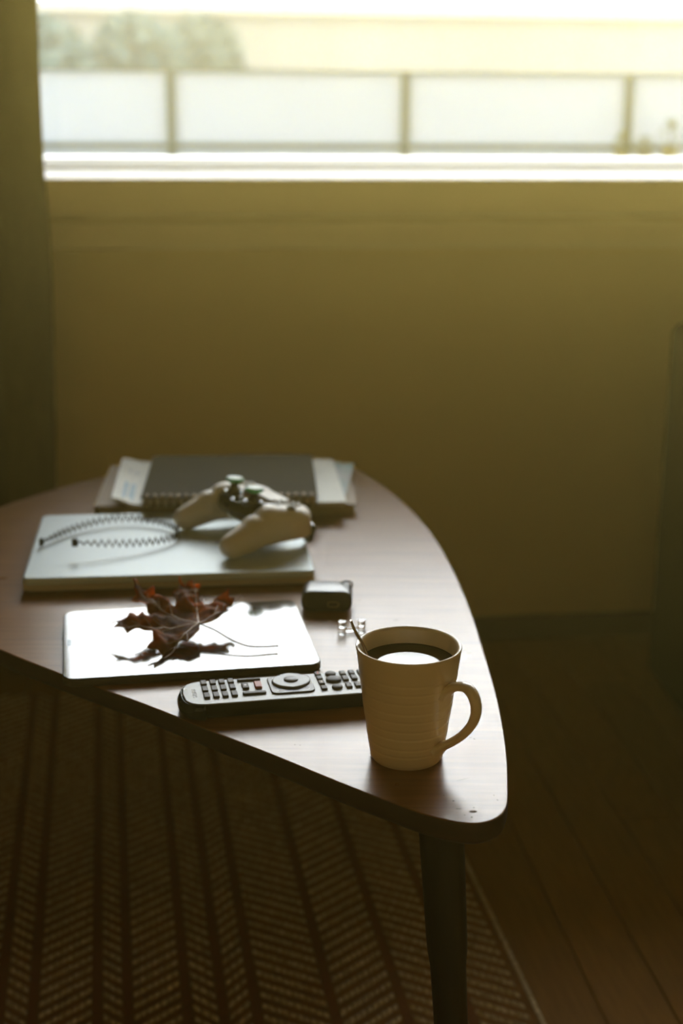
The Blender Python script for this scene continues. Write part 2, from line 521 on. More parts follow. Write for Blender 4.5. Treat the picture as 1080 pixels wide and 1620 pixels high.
def text(body, size, m, parent, mw, depth=0.0002, name='lettering'):
    cu = bpy.data.curves.new(name, 'FONT')
    cu.body = body; cu.size = size; cu.extrude = depth; cu.align_x = 'CENTER'; cu.align_y = 'CENTER'
    cu.resolution_u = 3
    tmp = bpy.data.objects.new('tmp_text', cu)
    COL.objects.link(tmp)
    dg = bpy.context.evaluated_depsgraph_get()
    me = bpy.data.meshes.new_from_object(tmp.evaluated_get(dg))
    bpy.data.objects.remove(tmp)
    me.materials.clear(); me.materials.append(M[m])
    me.transform(mw)
    o = bpy.data.objects.new(name, me)
    COL.objects.link(o); o.parent = parent
    return o

# ------------------------------------------------------------------ room shell
RU0, RU1, RV0, HT = -1.75, 1.75, -3.4, 2.45
def rb(name, m, *bx, parent=None):
    bm = bmesh.new()
    for b in bx: box(bm, *b)
    o = obj(name, bm, m, parent)
    if parent is None:
        o.matrix_world = RM
        struct(o)
    return o
rb('wall_back', 'wall', (RU0 - .2, WU0, 0, .2, 0, HT), (WU1, RU1 + .2, 0, .2, 0, HT), (WU0, WU1, 0, .2, 0, WZ0 - .07), (WU0, WU1, 0, .2, WZ1, HT))
rb('wall_left', 'wall', (RU0 - .2, RU0, RV0, 0, 0, HT))
rb('wall_right', 'wall', (RU1, RU1 + .2, RV0, 0, 0, HT))
rb('wall_front', 'wall', (RU0 - .2, RU1 + .2, RV0 - .2, RV0, 0, HT))
rb('ceiling', 'ceiling', (RU0 - .2, RU1 + .2, RV0 - .2, .2, HT, HT + .15))
floor = rb('floor', 'floorbase', (RU0 - .2, RU1 + .2, RV0 - .2, .2, -.15, -.012))
# floor boards, each its own piece
PW, PL = 0.085, 2.3
bm = bmesh.new(); box(bm, -PW / 2 + .0008, PW / 2 - .0008, -PL / 2 + .001, PL / 2 - .001, -.012, 0, .0014, 1)
pm = obj('plank', bm, 'plank', floor)
first = True
ncol = int((RU1 - RU0) / PW)
for i in range(ncol):
    u = RU0 + PW * (i + .5)
    v = RV0 - random.random() * PL * .9
    while v < -0.02:
        a, b_ = max(v, RV0), min(v + PL, -0.0)
        v += PL
        if b_ - a < .05: continue
        s = (b_ - a) / PL
        o = pm if first else copyo(pm)
        first = False
        o.parent = floor
        o.location = (u, (a + b_) / 2, random.uniform(-.0004, .0004))
        o.scale = (1, s, 1)
# baseboards
rb('baseboard_back', 'base', (RU0, RU1, -.014, 0, 0, .048))
rb('baseboard_left', 'base', (RU0, RU0 + .014, RV0, -.014, 0, .048))
rb('baseboard_right', 'base', (RU1 - .014, RU1, RV0, -.014, 0, .048))

# window: apron and stool boards, two sashes' sloped bottom rails, jambs, head and pane
win = struct(empty('window_1', mw=RM))
def wpart(name, m, *bx, bev=.003):
    bm = bmesh.new()
    for b in bx: box(bm, *b, bev)
    return obj(name, bm, m, win)
wpart('apron_board', 'trim', (WU0 - .1, WU1 + .1, -.028, 0.0, .781, .8305))
wpart('bottom_casing', 'trim', (WU0 - .1, WU1 + .1, -.040, .02, .8420, WZ0), bev=.004)
def wedge(name, m, u0, u1, prof):
    bm = bmesh.new()
    a = [bm.verts.new((u0, v, z)) for v, z in prof]; b = [bm.verts.new((u1, v, z)) for v, z in prof]
    k = len(prof)
    for i in range(k): bm.faces.new((a[i], a[(i + 1) % k], b[(i + 1) % k], b[i]))
    bm.faces.new(a); bm.faces.new(b[::-1])
    return obj(name, bm, m, win)
wedge('inner_sash_rail', 'sash', WU0, WU1, [(.0, .8375), (.0, .9072), (.010, .9080), (.055, .9175), (.058, .8375)])
wedge('outer_sash_rail', 'sash', WU0, WU1, [(.058, .8375), (.058, .917), (.062, .9215), (.105, .9370), (.19, .9370), (.19, .8375)])
wpart('side_jamb', 'sash', (WU0, WU0 + .04, .0, .19, WZ0 + .02, WZ1))
wpart('side_jamb', 'sash', (WU1 - .04, WU1, .0, .19, WZ0 + .02, WZ1))
wpart('head_rail', 'sash', (WU0, WU1, .0, .19, WZ1 - .04, WZ1))
wpart('side_casing', 'trim', (WU0 - .08, WU0, -.02, 0, WZ0, WZ1 + .08))
wpart('side_casing', 'trim', (WU1, WU1 + .08, -.02, 0, WZ0, WZ1 + .08))
wpart('top_casing', 'trim', (WU0 - .08, WU1 + .08, -.02, 0, WZ1, WZ1 + .08))
bm = bmesh.new(); box(bm, WU0 + .04, WU1 - .04, .110, .114, .936, WZ1 - .04)
obj('glass_pane', bm, 'pane', win)

# ------------------------------------------------------------------ outside: balcony, houses, trees
o = rb('ground', 'ground', (-70, 70, 1.9, 130, -6.3, -6.0))
bm = bmesh.new(); box(bm, -2.6, 3.2, .2, 1.75, -.18, -.02)
bal = obj('floor_balcony', bm, 'concrete'); bal.matrix_world = RM; struct(bal)
bm = bmesh.new(); box(bm, -2.6, 3.2, 1.40, 1.62, -.02, .885, .006)
par = obj('wall_parapet', bm, 'concrete'); par.matrix_world = RM; struct(par)
rail = empty('balcony_railing', mw=RM)
tag(rail, 'grey metal balcony railing filled with bright frosted panels outside the window', 'railing')
post_u = [-2.02, -1.36, -0.703, -0.045, 0.61, 1.26, 1.92, 2.58]
# posts stand where the photo shows them; u measured along the wall
bm = bmesh.new(); box(bm, -.011, .011, 1.49, 1.52, .885, 1.119, .002)
p0 = obj('post', bm, 'post', rail)
POSTS = [-1.915, -1.26, -0.478 - .125, 0.0555, 0.7065, 1.36, 2.0, 2.66]
for i, u in enumerate(POSTS):
    o = p0 if i == 0 else copyo(p0)
    o.location = (u, 0, 0)
bm = bmesh.new(); box(bm, 0, 1, 1.500, 1.508, .893, 1.116)
f0 = obj('frosted_panel', bm, 'frost', rail)
for i in range(len(POSTS) - 1):
    o = f0 if i == 0 else copyo(f0)
    o.location = (POSTS[i] + .011, 0, 0); o.scale = (POSTS[i + 1] - POSTS[i] - .022, 1, 1)
bm = bmesh.new(); box(bm, POSTS[0], POSTS[-1], 1.484, 1.500, .911, .926, .002)
obj('lower_rail', bm, 'post', rail)
bm = bmesh.new(); box(bm, POSTS[0], POSTS[-1], 1.494, 1.514, 1.116, 1.123, .002)
obj('top_rail', bm, 'post', rail)

def plant(name, u, v, h, wd, label, seed):
    rnd = random.Random(seed)
    r = empty(name, mw=RM @ Matrix.Translation((u, v, .885)))
    tag(r, label, 'plant', 'potted plants on the balcony parapet')
    ph = h * .32
    bm = bmesh.new(); lathe(bm, [(0, 0), (wd * .28, 0), (wd * .36, ph), (wd * .31, ph), (wd * .29, ph * .8), (0, ph * .8)], 20)
    obj('pot', bm, 'pot', r, 40)
    bm = bmesh.new()
    for k in range(90):
        t = rnd.random()
        z = ph * .8 + (h - ph) * t
        rad = wd * .5 * math.sin(PI * min(1, .25 + .75 * t)) * (.4 + .6 * rnd.random())
        a = rnd.random() * 2 * PI
        c = Vector((rad * math.cos(a), rad * math.sin(a), z))
        d = Vector((math.cos(a), math.sin(a), rnd.uniform(-.2, 1))).normalized() * wd * .2
        s = Vector((-math.sin(a), math.cos(a), 0)) * wd * .08
        up = Vector((0, 0, wd * .03))
        q = [bm.verts.new(p) for p in (c, c + d * .5 + s + up, c + d, c + d * .5 - s + up)]
        bm.faces.new(q)
    o = obj('foliage', bm, 'plantleaf', r); o['kind'] = 'stuff'
    bm = bmesh.new(); tube(bm, [(0, 0, ph * .7), (.002, 0, h * .6), (0, .002, h * .9)], wd * .03, 6)
    obj('stem', bm, 'bark', r)
def uw(x, y):           # world xy -> room uv
    p = RM.inverted() @ Vector((x, y, 0)); return p.x, p.y
plant('potted_plant', uw(.80, 4.15)[0], 1.44, .078, .060, 'small rounded potted plant on the parapet, farthest left of the balcony plants', 1)
plant('potted_plant', uw(.868, 4.15)[0], 1.44, .066, .064, 'low potted plant on the parapet between the small round one and the post', 2)
plant('potted_plant', uw(.945, 4.15)[0], 1.44, .120, .072, 'tallest potted plant on the parapet, leaning against the right railing post', 3)

# pale building across the yard
bld = empty('apartment_building', mw=Matrix.Translation((6, 44, -6)) @ Matrix.Rotation(YAW, 4, 'Z'))
tag(bld, 'long beige building beyond the balcony railing with a flat roof', 'building')
bm = bmesh.new(); box(bm, -22, 26, 0, 9, 0, 9.45)
obj('wall', bm, 'facade', bld)
bm = bmesh.new(); box(bm, -22.3, 26.3, -.35, 9.3, 9.45, 9.75)
obj('roof', bm, 'roof', bld)
bm = bmesh.new(); box(bm, -.6, .6, -.05, .05, -.7, .7); 
w0_ = obj('window', bm, 'facade', bld)
bm = bmesh.new(); box(bm, -.52, .52, -.07, -.04, -.62, .62)
g0_ = obj('pane', bm, 'farglass', w0_)
k = 0
for zz in (1.8, 4.6):
    for i in range(14):
        if k == 0: o = w0_
        else:
            o = copyo(w0_, bld); c = copyo(g0_, o)
        o.location = (-20 + i * 3.3, -.02, zz); k += 1

def tree(x, y, h, wd, label, seed):
    rnd = random.Random(seed)
    r = empty('broadleaf_tree', (x, y, -6))
    tag(r, label, 'tree', 'trees beyond the balcony')
    bm = bmesh.new(); tube(bm, [(0, 0, 0), (.1, 0, h * .35), (.05, .1, h * .7)], [.22, .17, .06], 8)
    obj('trunk', bm, 'bark', r, 40)
    bm = bmesh.new()
    for k in range(3800):
        t = rnd.random()
        z = h * (.25 + .75 * t)
        rad = wd * .5 * math.sqrt(max(.02, 1 - abs(2 * t - 1) ** 5)) * math.sqrt(rnd.random())
        a = rnd.random() * 2 * PI
        c = Vector((rad * math.cos(a), rad * math.sin(a), min(z, h)))
        d = Vector((rnd.gauss(0, 1), rnd.gauss(0, 1), rnd.gauss(0, .6))).normalized()
        s = d.orthogonal().normalized()
        L_ = rnd.uniform(.16, .34)
        q = [bm.verts.new(p) for p in (c - d * L_, c + s * L_ * .5, c + d * L_, c - s * L_ * .5)]
        bm.faces.new(q)
    o = obj('crown', bm, 'foliage', r); o['kind'] = 'stuff'
tree(-6.75, 32, 8.75, 3.1, 'dark green tree nearest the curtain, beyond the railing', 11)
tree(-5.0, 35.4, 8.95, 2.6, 'narrow green tree right of the darkest one, beyond the railing', 12)
tree(-3.75, 38.6, 9.10, 2.4, 'slim green tree standing before the beige building, right of the others', 13)

# ------------------------------------------------------------------ added haze volume standing in for veiling lens glare
bm = bmesh.new(); box(bm, RU0 + .01, RU1 - .01, RV0 + .01, -.03, .012, HT - .01)
hm, hn, hl = tree_mat('lens_glare_haze')
hn.remove(hn['Principled BSDF'])
vsn = hn.new('ShaderNodeVolumeScatter')
vsn.inputs['Color'].default_value = (1.0, 0.755, 0.20, 1)
vsn.inputs['Density'].default_value = 0.054
vsn.inputs['Anisotropy'].default_value = 0.85
hl.new(vsn.outputs[0], hn['Material Output'].inputs['Volume'])
M['haze'] = hm
om, on, ol_ = tree_mat('outside_haze')
on.remove(on['Principled BSDF'])
ov_ = on.new('ShaderNodeVolumeScatter')
ov_.inputs['Color'].default_value = (1.0, 1.0, 0.93, 1)
ov_.inputs['Density'].default_value = 0.0022
ov_.inputs['Anisotropy'].default_value = 0.8
ol_.new(ov_.outputs[0], on['Material Output'].inputs['Volume'])
M['outhaze'] = om
bmo = bmesh.new(); box(bmo, -40, 40, 2.2, 27, -5.9, 14)
oh = obj('outside_haze', bmo, 'outhaze'); oh.matrix_world = RM
tag(oh, 'bright morning haze in the open air between the balcony and the trees', 'haze', kind='stuff')
hz = obj('haze', bm, 'haze'); hz.matrix_world = RM
tag(hz, 'thin warm haze added to the room, standing in for lens glare below the window', 'haze', kind='stuff')

# ------------------------------------------------------------------ rug
RA = math.radians(9.35)
rugM = Matrix.Translation((0.2085, 1.64, 0)) @ Matrix.Rotation(RA, 4, 'Z')   # y axis = length, x<0 to the left of the right edge
rug = empty('woven_rug', mw=rugM)
tag(rug, 'brown flat-woven rug with pale herringbone stripes under the table', 'rug')
RX0, RY0, RY1 = -1.45, -.95, .86
bm = bmesh.new(); box(bm, RX0, 0, RY0, RY1, .001, .007, .002)
obj('rug_base', bm, 'rugbase', rug)
for x in (0, RX0 + .006):
    bm = bmesh.new(); box(bm, x - .006, x, RY0, RY1, .002, .0092, .0015, 1)
    obj('selvedge', bm, 'yarn', rug)
# column boundaries, metres from the right edge
cols = []
x = -.008
wd = [(.0745, 1), (.075, 1), (.083, -1), (.090, 1), (.039, -1), (.042, 1), (.069, -1), (.036, 1), (.075, -1), (.039, 1)]
wd += [(.075, -1), (.038, 1), (.07, -1), (.08, 1), (.04, -1), (.045, 1), (.07, -1), (.038, 1), (.075, -1), (.04, 1), (.07, -1), (.04, 1)]
lines = []
for q, sg in wd:
    if x - q < RX0 + .01: break
    cols.append((x - q, x, sg)); lines.append(x - q); x -= q
bm = bmesh.new()
for x in lines: box(bm, x - .0055, x + .0055, RY0 + .002, RY1 - .002, .0065, .0078)
o = obj('rib_line', bm, 'rugline', rug); o['kind'] = 'stuff'
bm = bmesh.new()
rnd = random.Random(5)
for (xa, xb, s) in cols:
    xa += .0065; xb -= .0065
    wcol = xb - xa
    sl = .72 * s * (1.45 if wcol < .035 else 1.0)
    y = RY0 - .06
    while y < RY1 + .06:
        nseg = max(2, int(wcol / .0075))
        for k in range(nseg):
            t0, t1 = (k + .04) / nseg, (k + .96) / nseg
            x0, x1 = xa + wcol * t0, xa + wcol * t1
            ya, yb = y - sl * wcol * (t0 - .5), y - sl * wcol * (t1 - .5)
            if min(ya, yb) < RY0 + .008 or max(ya, yb) > RY1 - .008: continue
            hw = rnd.uniform(.0052, .0066); z = rnd.uniform(.0088, .0104)
            v = [bm.verts.new(p) for p in ((x0, ya - hw, .0065), (x1, yb - hw, .0065), (x1, yb + hw, .0065), (x0, ya + hw, .0065), ((x0 * 3 + x1) / 4, (ya * 3 + yb) / 4, z), ((x0 + 3 * x1) / 4, (ya + 3 * yb) / 4, z))]
            bm.faces.new((v[0], v[1], v[5], v[4])); bm.faces.new((v[2], v[3], v[4], v[5])); bm.faces.new((v[1], v[2], v[5])); bm.faces.new((v[3], v[0], v[4]))
        y += .0225
o = obj('yarn_ribs', bm, 'yarn', rug); o['kind'] = 'stuff'

# ------------------------------------------------------------------ table
T = 0.51
RUGZ = .0105
out = [(.100, .9795), (.119, .9860), (.1305, 1.0050), (.1365, 1.046), (.1425, 1.117), (.1455, 1.21), (.1448, 1.302), (.1415, 1.446), (.133, 1.585), (.120, 1.71), (.100, 1.824),
       (.070, 1.941), (.045, 2.014), (.018, 2.077), (-.018, 2.125), (-.07, 2.160), (-.15, 2.165), (-.25, 2.105), (-.351, 2.012), (-.422, 1.918), (-.478, 1.815),
       (-.508, 1.71), (-.505, 1.60), (-.468, 1.495), (-.412, 1.405), (-.341, 1.330), (-.280, 1.2775), (-.231, 1.2385), (-.176, 1.1960), (-.114, 1.1430), (-.057, 1.0955), (-.003, 1.0480), (.032, 1.0195), (.070, .9905)]
# the outline runs clockwise from above in places; force counter-clockwise
def area(p): return sum(a[0] * b[1] - b[0] * a[1] for a, b in zip(p, p[1:] + p[:1])) / 2
op = [(p.x, p.y) for p in spline([(a, b, 0) for a, b in out], 5, True)]
if area(op) < 0: op.reverse()
tbl = empty('coffee_table', (0, 0, RUGZ))
tag(tbl, 'dark walnut coffee table with a rounded triangular top and tapered legs', 'table')
bm = bmesh.new(); slab(bm, op, T - .021 - RUGZ, T - RUGZ, .008, 4, .0016, sidemat=1, topmat=0)
obj('tabletop', bm, ['veneer', 'tableedge'], tbl, 50)
def leg(tx, ty, bx, by, name='leg'):
    top = T - .0215 - RUGZ
    prof = [(.0192, top), (.0187, top - .03), (.0174, .365 - RUGZ), (.0169, .352 - RUGZ), (.0153, .338 - RUGZ), (.0146, .28 - RUGZ), (.0112, .004), (.0104, 0)]
    bm = bmesh.new()
    lathe(bm, [(0, top)] + prof + [(0, 0)], 28)
    for v in bm.verts:
        t = v.co.z / top
        v.co.x += bx + (tx - bx) * t; v.co.y += by + (ty - by) * t
    return obj(name, bm, 'legwood', tbl, 40)
leg(.0825, 1.055, .116, 1.045)
leg(-.430, 1.62, -.470, 1.62)
leg(-.13, 2.09, -.14, 2.15)

# ------------------------------------------------------------------ armchair at the right
ac = empty('armchair', (0, 0, 0))
tag(ac, 'dark green upholstered armchair, its tall side panel cut off by the right edge', 'armchair')
def rbx(name, m, x0, x1, y0, y1, z0, z1, r, parent, e=.02):
    bm = bmesh.new()
    slab(bm, rrect(x1 - x0, y1 - y0, r, 6, (x0 + x1) / 2, (y0 + y1) / 2), z0, z1, e, 4)
    return obj(name, bm, m, parent, 50)
rot = Matrix.Rotation(math.radians(4.5), 4, 'Z')
ac.matrix_world = Matrix.Translation((.574, 2.515, 0)) @ rot
rbx('armrest', 'chair', 0, .13, -.78, 0, .012, .672, .04, ac, .018)
rbx('armrest', 'chair', .72, .85, -.78, 0, .012, .672, .04, ac, .018)
rbx('backrest', 'chair', .131, .719, -.15, -.005, .10, .80, .03, ac)
rbx('seat_base', 'chair', .131, .719, -.77, -.151, .06, .30, .02, ac)
rbx('seat_cushion', 'chair', .133, .717, -.78, -.153, .301, .44, .05, ac, .04)
for (x, y) in ((.06, -.72), (.06, -.06), (.79, -.72), (.79, -.06)):
    bm = bmesh.new(); lathe(bm, [(0, 0), (.02, 0), (.024, .0135), (0, .0135)], 16, x, y)
    obj('foot', bm, 'chairleg', ac, 40)

# ------------------------------------------------------------------ curtain at the left
bm = bmesh.new()
nu, nz_ = 120, 26
u1_, u0_ = -.825, -1.62
grid = []
for side in (0, 1):
    g = []
    for j in range(nz_ + 1):
        z = .015 + 2.36 * j / nz_
        row = []
        for i in range(nu + 1):
            t = i / nu
            drift = .007 * (1 / (1 + math.exp((z - .84) * 30))) - .020 * max(0, .82 - z) / .45 + .004 * math.sin(z * 5)
            u = u0_ + (u1_ + drift - u0_) * t
            amp = .028 * (1 - .25 * z / 2.4) * min(1, (1 - t) * 8)
            v = -.105 + amp * math.sin(t * 46 + .7 * math.sin(z * 1.3)) + .012 * math.sin(t * 17 + z) * min(1, (1 - t) * 6) + (.0012 if side else 0)
            row.append(bm.verts.new((u, v, z)))
        g.append(row)
    grid.append(g)
    for j in range(nz_):
        for i in range(nu):
            q = (g[j][i], g[j][i + 1], g[j + 1][i + 1], g[j + 1][i])
            bm.faces.new(q if not side else q[::-1])
for (a, b) in ((0, 1),):
    for j in range(nz_):
        bm.faces.new((grid[0][j][0], grid[1][j][0], grid[1][j + 1][0], grid[0][j + 1][0]))
        bm.faces.new((grid[0][j][nu], grid[0][j + 1][nu], grid[1][j + 1][nu], grid[1][j][nu]))
cur = obj('curtain', bm, 'curtain', None, 60)
cur.matrix_world = RM
tag(cur, 'long olive curtain hanging in folds at the left edge of the window', 'curtain')

# ------------------------------------------------------------------ mug, coffee, spoon
MX, MY = .0563, 1.0968
mug = empty('mug', (MX, MY, T))
tag(mug, 'cream ceramic mug with faint turned rings, near the tip of the table', 'mug')
H_ = .100
def mr(z): return .0302 + (.0440 - .0302) * (z / H_) ** .93
prof = [(0, .0018), (.024, .0018), (.0262, .0), (.0288, .0), (mr(.0025), .0025)]
rings_ = [.0125, .0195, .029, .0365, .0455, .053, .0625, .071, .0785]
z = .004
while z < .0955:
    d = 0
    for q in rings_: d -= .00034 * math.exp(-((z - q) / .0008) ** 2)
    k = sum(1 for q in rings_ if z > q)
    prof.append((mr(z) + d + .00012 * (k % 3 - 1) , z)); z += .0007
prof += [(mr(.0965), .0965), (mr(.099), .099), (mr(.1) - .0007, H_), (mr(.1) - .0020, H_ - .0002), (mr(.099) - .0032, .0985)]
for i in range(14):
    z = .0975 - (.0975 - .009) * i / 13
    prof.append((mr(z) - .0033, z))
prof += [(.024, .0055), (0, .0050)]
bm = bmesh.new(); lathe(bm, prof, 96)
obj('body', bm, 'ceramic', mug, 50)
az = math.radians(39)
er = Vector((math.cos(az), -math.sin(az), 0)); es = Vector((math.sin(az), math.cos(az), 0))
hc = [(.0365, .0665), (.0420, .0720), (.0500, .0765), (.0585, .0775), (.0650, .0725), (.0682, .0630), (.0668, .0525), (.0615, .0425), (.0540, .0335), (.0455, .0260), (.0385, .0208), (.0320, .0160)]
hp = spline([er * r + Vector((0, 0, z)) for r, z in hc], 6)
rad = []
for i in range(len(hp)):
    t = i / (len(hp) - 1)
    rad.append(.0050 + .0042 * max(0, 1 - t / .18) ** 2 + .0034 * max(0, (t - .88) / .12) ** 2)
bm = bmesh.new(); tube(bm, hp, rad, 18, flat=(1.22, .74, es))
obj('handle', bm, 'ceramic', mug, 60)
CZ = .0858
bm = bmesh.new()
cr = mr(CZ) - .0036
lathe(bm, [(0, .0085), (mr(.0085) - .0040, .0085), (mr(.04) - .0038, .04), (cr - .0004, CZ - .0004), (cr - .0001, CZ + .0005), (cr - .0016, CZ), (0, CZ)], 72)
cof = obj('coffee', bm, 'coffee', None, 50)
cof.location = (MX, MY, T)
tag(cof, 'black coffee filling the cream mug, reflecting the window', 'coffee')
# teaspoon: only the bent end of its handle shows above the rim
spoon = empty('teaspoon', (MX, MY, T))
tag(spoon, 'slim metal teaspoon leaning on the left rim of the mug', 'spoon')
sp = spline([(-.0480, .004, .1195), (-.0464, .004, .1150), (-.0430, .0038, .1075), (-.0385, .0035, .1000), (-.0340, .003, .0900), (-.024, .002, .0660), (-.012, .0, .0380), (-.006, -.001, .0240)], 6)
bm = bmesh.new(); tube(bm, sp, [.0011 + .0010 * math.sin(PI * min(1, .12 + i / len(sp) * 1.1)) for i in range(len(sp))], 12, flat=(.62, 1.5, (1, 0, .5)))
obj('spoon_handle', bm, 'steel', spoon, 60)
bm = bmesh.new()
bmesh.ops.create_uvsphere(bm, u_segments=20, v_segments=12, radius=1)
for v in bm.verts:
    v.co = Vector((v.co.x * .0085, v.co.y * .011, v.co.z * .0022 + (.0045 * (v.co.x ** 2 + v.co.y ** 2))))
bm.transform(Matrix.Translation((.0005, -.001, .0150)) @ Matrix.Rotation(math.radians(52), 4, 'Y'))
obj('spoon_bowl', bm, 'steel', spoon, 60)

# ------------------------------------------------------------------ remote control
ra = math.radians(11.44)
rem = empty('remote_control', (-.14156, 1.18249, T), ra)
tag(rem, 'long grey remote control with rubber keys lying behind the mug', 'remote control')
RW, RH, RL = .0525, .0172, .222
top = [(.0 + .0, 0)]
# plan: rounded left end, straight sides, rounded right end
pts = []
for i in range(9):
    a = -PI / 2 - PI * i / 8 if False else PI / 2 + PI * i / 8
    pts.append((.0185 + .0185 * math.cos(a), RW / 2 * math.sin(a) if False else (RW / 2) * math.copysign(abs(math.sin(a)) ** .62, math.sin(a))))
pts.reverse()
pts = [(p[0], p[1]) for p in pts]
right = [(RL - .014, RW / 2), (RL - .004, RW / 2 - .004), (RL, RW / 2 - .014), (RL, -RW / 2 + .014), (RL - .004, -RW / 2 + .004), (RL - .014, -RW / 2)]
plan = pts + right
if area(plan) < 0: plan.reverse()
bm = bmesh.new()
low = [(p[0] + (.010 if p[0] < .03 else 0), p[1] * .86) for p in plan]
n_ = len(plan)
lay = [(.0, [(max(p[0], .022), p[1] * .66) for p in plan]), (.0035, [(p[0] + .006 * (p[0] < .03), p[1] * .84) for p in plan]), (.0105, [(p[0], p[1] * .965) for p in plan]), (RH - .0008, plan), (RH, inset(plan, .0007))]
vr = [[bm.verts.new((p[0], p[1], z)) for p in P_] for z, P_ in lay]
for k in range(len(vr) - 1):
    for i in range(n_):
        f = bm.faces.new((vr[k][i], vr[k][(i + 1) % n_], vr[k + 1][(i + 1) % n_], vr[k + 1][i]))
        f.material_index = 0 if k == 3 else 1
bm.faces.new(vr[0][::-1]).material_index = 1
bm.faces.new(vr[-1])
obj('remote_body', bm, ['remote', 'remoteside'], rem, 35)
# gloss black window wrapped round the left end
bm = bmesh.new()
arc = []
for i in range(15):
    a = PI / 2 + PI * i / 14
    arc.append((.0185 + .0185 * math.cos(a), (RW / 2) * math.copysign(abs(math.sin(a)) ** .62, math.sin(a))))
prof = [(-.0004, RH - .0012), (-.0035, .0105), (-.0042, .0075), (-.0022, .0030), (.004, .0012)]
rr_ = []
for (x, y) in arc:
    k = max(0, 1 - (x / .0185))
    rr_.append([bm.verts.new((x + d * k ** .5 - .0002, y * (1.004 if d < 0 else .93), z)) for d, z in prof])
for a, b in zip(rr_, rr_[1:]):
    for i in range(len(prof) - 1): bm.faces.new((a[i], a[i + 1], b[i + 1], b[i]))
o = obj('end_window', bm, 'glossblack', rem, 60)
o['label'] = 'gloss black end cap of the remote'
md = o.modifiers.new('thick', 'SOLIDIFY'); md.thickness = .0006; md.offset = 1

def keymesh(w, d, h, r, m, name='key', e=.0007):
    bm = bmesh.new(); slab(bm, rrect(w, d, r, 4), 0, h, .0001, 2, e)
    return obj(name, bm, m, rem, 50)
Zk = RH + .00005
k0 = None
kc = {20.8: (20.0, 5.4, -9.3), 29.2: (20.0, 5.6, -9.3), 37.4: (20.0, 6.0, -9.3), 45.7: (20.2, 6.4, -9.2)}
kh = [5.2, 7.4, 8.6]
first = True
km = {}
for x, ys in list(kc.items()) + [(150.6, (20.3, 8.2, -8.8)), (159.0, (20.6, 8.6, -8.4)), (167.6, (20.6, 8.7, -8.2))]:
    for r_, y in enumerate(ys):
        if r_ not in km:
            km[r_] = keymesh(.0056, .0105 if r_ else .0095, .0019, .0012, 'key'); o = km[r_]
        else: o = copyo(km[r_])
        o.location = (x / 1000, y / 1000, Zk)
o = keymesh(.0215, .0040, .0018, .0016, 'key', 'rocker_key'); o.location = (.0625, .0207, Zk)
o = keymesh(.0215, .0052, .0018, .0018, 'key', 'rocker_key'); o.location = (.0637, -.0105, Zk)
o = keymesh(.0062, .0125, .0020, .0012, 'key', 'square_key'); o.location = (.0575, .0062, Zk)
o = keymesh(.0064, .0135, .0022, .0012, 'redkey', 'red_key'); o.location = (.0692, .0066, Zk); o['label'] = 'red key'
pad = keymesh(.040, .0395, .0014, .006, 'navpad', 'navigation_pad'); pad.location = (.0990, .0032, Zk)
# lens-shaped ring and round OK key
dia = []
for i in range(40):
    a = 2 * PI * i / 40
    c, s = math.cos(a), math.sin(a)
    dia.append((.0178 * math.copysign(abs(c) ** 1.25, c), .0172 * math.copysign(abs(s) ** 1.02, s)))
bm = bmesh.new(); slab(bm, dia, 0, .0022, .0001, 3, .0014)
o = obj('navigation_ring', bm, 'navring', rem, 50); o.location = (.0998, .0072, Zk + .0012); o['label'] = 'silver lens-shaped ring'
bm = bmesh.new(); lathe(bm, [(0, 0), (.0066, 0), (.0066, .0028), (.0060, .0034), (0, .0036)], 28)
o = obj('confirm_key', bm, 'navpad', rem, 50); o.location = (.0998, .0077, Zk + .0012)
for i, y in enumerate((.0228, .0128, .0018, -.0105)):
    if i == 0: sk = o = keymesh(.0056, .0078, .0018, .0010, 'key', 'colour_key')
    else: o = copyo(sk)
    o.location = (.1274, y, Zk)
    bmk = bmesh.new(); box(bmk, -.0012, .0012, -.0015, .0015, 0, .00015)
bm = bmesh.new(); lathe(bm, [(0, 0), (.0050, 0), (.0050, .0014), (.0044, .0020), (0, .0022)], 24)
r0_ = obj('round_key', bm, 'key', rem, 50); r0_.location = (.1392, .0208, Zk)
o = copyo(r0_); o.location = (.1396, .0072, Zk); o.scale = (1.45, 1.35, 1.1)
o = copyo(r0_); o.location = (.1396, -.0104, Zk)
def rt(body, size, x, y, z, rot=-90, m='print', name='lettering', depth=.00008):
    return text(body, size, m, rem, Matrix.Translation((x, y, z + depth)) @ Matrix.Rotation(math.radians(rot), 4, 'Z'), depth, name)
rt('PHILIPS', .0060, .0102, .000, RH, name='brand_lettering')
Zt = Zk + .0019
nums = '123456789'
bm = bmesh.new(); box(bm, -.0010, .0010, -.0016, .0016, 0, .00015)
o = obj('key_mark', bm, 'print', rem); o.location = (.0575, .0062, Zk + .0020)
for q_ in ((.0850, -.0110), (.1130, -.0110), (.1130, .0175), (.0850, .0175)):
    bm = bmesh.new(); lathe(bm, [(0, 0), (.0009, 0), (.0009, .00012), (0, .00012)], 12)
    o = obj('pad_mark', bm, 'print', rem); o.location = (*q_, Zk + .0014)
for i, (x, ys) in enumerate(((150.6, (20.3, 8.2, -8.8)), (159.0, (20.6, 8.6, -8.4)), (167.6, (20.6, 8.7, -8.2)))):
    for j, y in enumerate(ys): rt(str(1 + i * 3 + (2 - j)), .0040, x / 1000, y / 1000, Zt)
for y, m_ in ((.0228, 'redprint'), (.0018, 'oval')):
    bm = bmesh.new(); box(bm, -.0006, .0006, -.0024, .0024, 0, .00015)
    o = obj('key_mark', bm, m_, rem); o.location = (.1274, y, Zk + .0018)
bm = bmesh.new(); box(bm, -.0011, .0011, -.0015, .0015, 0, .00012)
